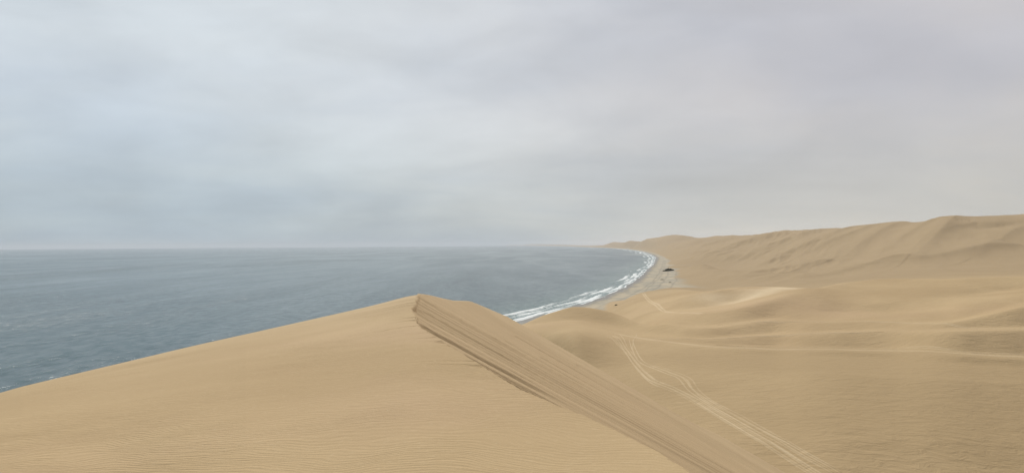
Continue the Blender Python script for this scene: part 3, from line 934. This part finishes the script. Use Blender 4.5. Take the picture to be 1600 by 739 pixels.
# surf: rolling breakers that follow the beach
ty = np.geomspace(560, 60000, 1500)
dn = np.linspace(0, 1, 110)
TY, DN = np.meshgrid(ty, dn, indexing='ij')
far_k = 1 + 0.00030 * np.maximum(TY - 2500, 0)
wid = 150 * far_k
dist = 14 - DN * wid                            # + inland, - out at sea
e = 5 + 0.002 * TY
slp = (shore_x(TY + e) - shore_x(TY - e)) / (2 * e)
nx_ = 1 / np.sqrt(1 + slp**2); ny_ = -slp / np.sqrt(1 + slp**2)
SX = shore_x(TY) + nx_ * dist; SY = TY + ny_ * dist
al = TY / (1 + 0.00012 * TY)
shift = 16 * perlin(al / 230, al * 0 + 1.5) + 7 * perlin(al / 60, al * 0 + 7.5)
hgt = np.zeros_like(dist); fo = np.zeros_like(dist)
for i, (d0, ww, hh, am, per) in enumerate([(-3, 3.5, .12, .62, 60), (-13, 4, .4, .85, 110), (-26, 5, .8, .92, 160), (-42, 5, 1.1, .85, 240), (-70, 4, 1.2, .7, 300)]):
    dd = dist - (d0 + shift * (0.3 + .2 * i) + 6 * perlin(al / per, al * 0 + 3.1 * i) + 3 * perlin(al / 25, al * 0 + 6.1 * i)) * far_k
    lumps = np.clip(0.85 - 0.12 * i + 1.3 * perlin(al / per * 1.1 + 20 * i, dist / 300 + i), 0, 1)
    if i == 4:
        lumps = np.clip(lumps - 0.45, 0, 1)
    hgt += hh * lumps * np.exp(-(dd / ww)**2)
    fo += am * lumps * np.where(dd > 0, np.exp(-(dd / (ww * 1.9 * far_k))**2), np.exp(-(dd / (ww * .4 * far_k))**2))
fo += 0.22 * sstep(dist, -60, -5) * (0.6 + perlin(al / 30, dist / 14))
nearfade = sstep(TY, 600, 900)
fo = np.clip(fo, 0, 1.2) * sstep(DN, 1.0, 0.8)
SZ = 0.02 + hgt * sstep(DN, 1.0, 0.85) + 0.010 * np.maximum(dist, 0) + 0.22 * (dist > -999) * sstep(dist, -6, 10)
shl = sstep(dist, -150, -10) * 1.0
grid_mesh('surf', SX, SY, SZ, M_water, dict(foam=fo, shallow=shl))


# ------------------------------------------------------------------ wheel tracks in the sand
def track(name, px_list, width, strength, gauge=None, seed=0, label=None):
    pts = np.array([pick(*p) for p in px_list])
    # chord-length Catmull-Rom
    out = []
    for i in range(len(pts) - 1):
        p0 = pts[max(i - 1, 0)]; p1 = pts[i]; p2 = pts[i + 1]; p3 = pts[min(i + 2, len(pts) - 1)]
        n = max(6, int(np.linalg.norm(p2 - p1) / 1.5))
        for t_ in np.linspace(0, 1, n, endpoint=False):
            out.append(0.5 * ((2 * p1) + (-p0 + p2) * t_ + (2 * p0 - 5 * p1 + 4 * p2 - p3) * t_**2 + (-p0 + 3 * p1 - 3 * p2 + p3) * t_**3))
    out = np.array(out + [pts[-1]])
    tg = np.gradient(out, axis=0); tg /= np.linalg.norm(tg, axis=1)[:, None] + 1e-9
    nr = np.stack([-tg[:, 1], tg[:, 0]], 1)
    L = np.r_[0, np.cumsum(np.linalg.norm(np.diff(out, axis=0), axis=1))]
    cross = np.array([-1.0, -0.75, -0.5, -0.2, 0.2, 0.5, 0.75, 1.0])
    lift = np.array([-0.12, 0.05, 0.09, 0.03, 0.03, 0.09, 0.05, -0.12])
    cs_ = np.array([0, .55, 1, .8, .8, 1, .55, 0.0])
    objs = []
    for g in ([-gauge / 2, gauge / 2] if gauge else [0.0]):
        wob = 0.25 * perlin(L / 30 + seed, L * 0 + seed)
        ctr = out + nr * (g + wob)[:, None]
        wv = width * (0.8 + 0.5 * perlin(L / 9 + seed * 3, L * 0 + g))
        X = ctr[:, 0][:, None] + nr[:, 0][:, None] * cross[None] * wv[:, None] / 2
        Yy = ctr[:, 1][:, None] + nr[:, 1][:, None] * cross[None] * wv[:, None] / 2
        Z = ground(X, Yy)[0] + lift[None]
        endf = sstep(L, 0, 12) * sstep(L[-1] - L, 0, 12)
        st = strength * endf * np.clip(0.85 + 0.8 * perlin(L / 25 + seed, L * 0 + 2.2 + g), 0.25, 1.2)
        objs.append((X, Yy, Z, cs_[None] * st[:, None]))
    # both wheels of one track are one mesh: rows glued with a gap
    for X, Yy, Z, S_ in objs:
        z0 = np.zeros_like(X)
        ob = grid_mesh(name, X, Yy, Z, M_far, dict(track=S_, beach=z0, wet=z0))
        if label:
            ob['label'] = label


main = [(957, 523), (979, 549), (997, 573), (1017, 592), (1050, 606), (1082, 622), (1123, 646), (1171, 675), (1224, 707), (1268, 735), (1330, 775)]
uppr = [(985, 530), (990, 545), (998, 560), (1009, 569), (1042, 582), (1062, 590), (1078, 608), (1098, 622), (1139, 646), (1187, 673), (1236, 699), (1276, 722), (1340, 760)]
thrd = [(1010, 569), (1045, 579), (1074, 591), (1088, 609), (1112, 628), (1163, 655), (1210, 681), (1260, 710), (1330, 750)]
track('vehicle_tracks', main, 1.1, .44, 1.7, 1)
track('vehicle_tracks', [(a + 3, b + 5) for a, b in main], 0.9, .34, 1.7, 5)
track('vehicle_tracks', uppr, 0.95, .42, 1.7, 2)
track('vehicle_tracks', thrd, 0.8, .34, 1.7, 3)
track('vehicle_tracks', [(947, 523), (966, 540), (985, 556), (1003, 577), (1030, 597)], 0.8, .4, None, 4)
track('vehicle_tracks', [(968, 520), (977, 535), (988, 552), (1000, 566)], 0.8, .4, None, 6)
track('vehicle_tracks', [(995, 521), (989, 535), (990, 550), (998, 562)], 0.8, .4, None, 8)
road = [(955, 518), (1000, 528), (1060, 536), (1120, 542), (1200, 545.5), (1300, 546), (1400, 548), (1500, 552), (1600, 557.5), (1680, 562)]
track('sand_road', road, 4.2, .34, 3.4, 11)
track('sand_road', [(a, b - 3.0) for a, b in road[3:]], 1.4, .35, 2.0, 12)
track('sand_road', [(1000, 527), (1100, 530), (1200, 525), (1300, 520), (1380, 518)], 1.6, .35, 2.0, 13)
track('vehicle_tracks', [(1120, 508), (1200, 503), (1314, 502.5), (1401, 504), (1492, 508), (1560, 513), (1640, 517)], 1.6, .45, 2.0, 14)
track('vehicle_tracks', [(1005, 458), (1015, 470), (1030, 480), (1048, 488), (1100, 491)], 2.4, .45, 2.4, 15)

# ------------------------------------------------------------------ plants on the beach
M_leaf, t, b, out = material('dark_scrub_leaves')
pos = t.n('ShaderNodeNewGeometry').outputs['Position']
nn = t.noise(pos, 1.3, 4, 0.7)
t.put(b.inputs['Base Color'], t.mix(t.ss(nn, 0.35, 0.65), (0.030, 0.034, 0.018), (0.085, 0.080, 0.042)))
b.inputs['Roughness'].default_value = 0.8
M_stem, t, b, out = material('grey_scrub_wood')
nn = t.noise(t.n('ShaderNodeNewGeometry').outputs['Position'], 5, 3)
t.put(b.inputs['Base Color'], t.mix(nn, (0.09, 0.075, 0.055), (0.16, 0.135, 0.10)))


def bush(px, py, width, height, label, seed, lean=0.0, leaves=2500, group=None, tail=False):
    rnd = random.Random(seed)
    x, y = pick(px, py, 600, 4000)
    z = float(ground(np.array([x]), np.array([y]))[0][0])
    root = bpy.data.objects.new('scrub_bush', None)
    C.objects.link(root)
    root.location = (x, y, z)
    root['label'] = label; root['category'] = 'bush'
    if group:
        root['group'] = group
    bm = bmesh.new()
    # several overlapping lobes, the tallest off centre
    lobes = []
    for k in range(9):
        f = k / 8.0
        cx_ = (f - 0.5) * width * 0.8
        prof = math.sin(math.pi * min(1, max(0, (f + 0.12) / 1.2)) ** 1.15)
        hh = height * (0.30 + 0.55 * prof ** 0.5) * rnd.uniform(.85, 1.05)
        if tail and f < 0.25:
            hh *= 0.5
        lobes.append((cx_, rnd.uniform(-.2, .2) * width * .35, hh, width * rnd.uniform(.13, .19)))
    ls = height * 0.075
    for _ in range(leaves):
        cx_, cy_, hh, ww = rnd.choice(lobes)
        th = rnd.uniform(0, 2 * math.pi); ph = math.acos(rnd.uniform(0.0, 1))
        rad = rnd.uniform(0.72, 1.03)
        p = Vector((cx_ + ww * rad * math.sin(ph) * math.cos(th), cy_ + ww * 1.1 * rad * math.sin(ph) * math.sin(th), hh * rad * math.cos(ph) + 0.02))
        a_ = Vector((rnd.gauss(0, 1), rnd.gauss(0, 1), rnd.gauss(0, 1))).normalized()
        b_ = a_.orthogonal().normalized()
        s1 = ls * rnd.uniform(.6, 1.5); s2 = s1 * rnd.uniform(.5, .9)
        v = [bm.verts.new(p + a_ * s1), bm.verts.new(p + b_ * s2), bm.verts.new(p - a_ * s1), bm.verts.new(p - b_ * s2)]
        bm.faces.new(v)
    for cx_, cy_, hh, ww in lobes:          # dense woody heart of each lobe
        r_ = bmesh.ops.create_icosphere(bm, subdivisions=3, radius=1.0)
        for v in r_['verts']:
            q = v.co.copy()
            k = 1 + 0.16 * math.sin(q.x * 5 + cx_) * math.cos(q.y * 6 + cy_) + rnd.uniform(-.06, .06)
            v.co = Vector((cx_ + q.x * ww * .85 * k, cy_ + q.y * ww * .95 * k, max(-0.05, q.z * hh * .85 * k)))
    me = bpy.data.meshes.new('foliage'); bm.to_mesh(me); bm.free(); me.materials.append(M_leaf)
    fo_ = bpy.data.objects.new('foliage', me); C.objects.link(fo_); fo_.parent = root
    bm = bmesh.new()
    for k in range(14):
        cx_, cy_, hh, ww = rnd.choice(lobes)
        base = Vector((cx_ + rnd.uniform(-.5, .5) * ww, cy_ + rnd.uniform(-.5, .5) * ww, -0.1))
        if width < 10:
            base = Vector((0, 0, -0.1))
        tip = Vector((cx_ + rnd.uniform(-1, 1) * ww, cy_ + rnd.uniform(-1, 1) * ww, hh * rnd.uniform(.9, 1.12)))
        dv = tip - base
        r_ = bmesh.ops.create_cone(bm, segments=6, radius1=height * .02, radius2=height * .006, depth=dv.length, cap_ends=True)
        mt = Matrix.Translation((base + tip) / 2) @ dv.to_track_quat('Z', 'Y').to_matrix().to_4x4()
        bmesh.ops.transform(bm, matrix=mt, verts=r_['verts'])
    me = bpy.data.meshes.new('stem'); bm.to_mesh(me); bm.free(); me.materials.append(M_stem)
    st_ = bpy.data.objects.new('stem', me); C.objects.link(st_); st_.parent = root
    return root


bush(1044.5, 423.5, 30, 9.5, 'large dark rounded bush standing alone on the grey beach flat', 3, tail=True, leaves=5000)
bush(963, 477, 3.6, 1.5, 'small dark bush on the pale sand between the surf and the near dunes', 5, leaves=900)
bush(1035, 437, 9, 1.6, 'low flat dark scrub on the grey flat in front of the large rounded bush', 8, leaves=900)
bush(1047, 441.5, 6, 1.5, 'low dark scrub at the foot of the dunes, farthest inland on the grey flat', 9, leaves=900)

# ------------------------------------------------------------------ haze
bm = bmesh.new()
bmesh.ops.create_cube(bm, size=1.0)
me = bpy.data.meshes.new('haze'); bm.to_mesh(me); bm.free()
hz = bpy.data.objects.new('haze', me)
C.objects.link(hz)
hz.scale = (200000, 200000, 420)
hz.location = (0, 0, 420 / 2 - 14)
hz['kind'] = 'stuff'
hm = bpy.data.materials.new('haze')
hm.use_nodes = True
hm.node_tree.nodes.clear()
ht = NT(hm.node_tree)
pv = ht.n('ShaderNodeVolumePrincipled')
pv.inputs['Color'].default_value = (0.90, 0.94, 1.0, 1)
pv.inputs['Density'].default_value = 2.4e-5
pv.inputs['Anisotropy'].default_value = 0.1
ho = ht.n('ShaderNodeOutputMaterial')
ht.put(ho.inputs['Volume'], pv.outputs[0])
me.materials.append(hm)
scene.cycles.volume_bounces = 1
scene.cycles.max_bounces = 6
scene.cycles.use_denoising = True
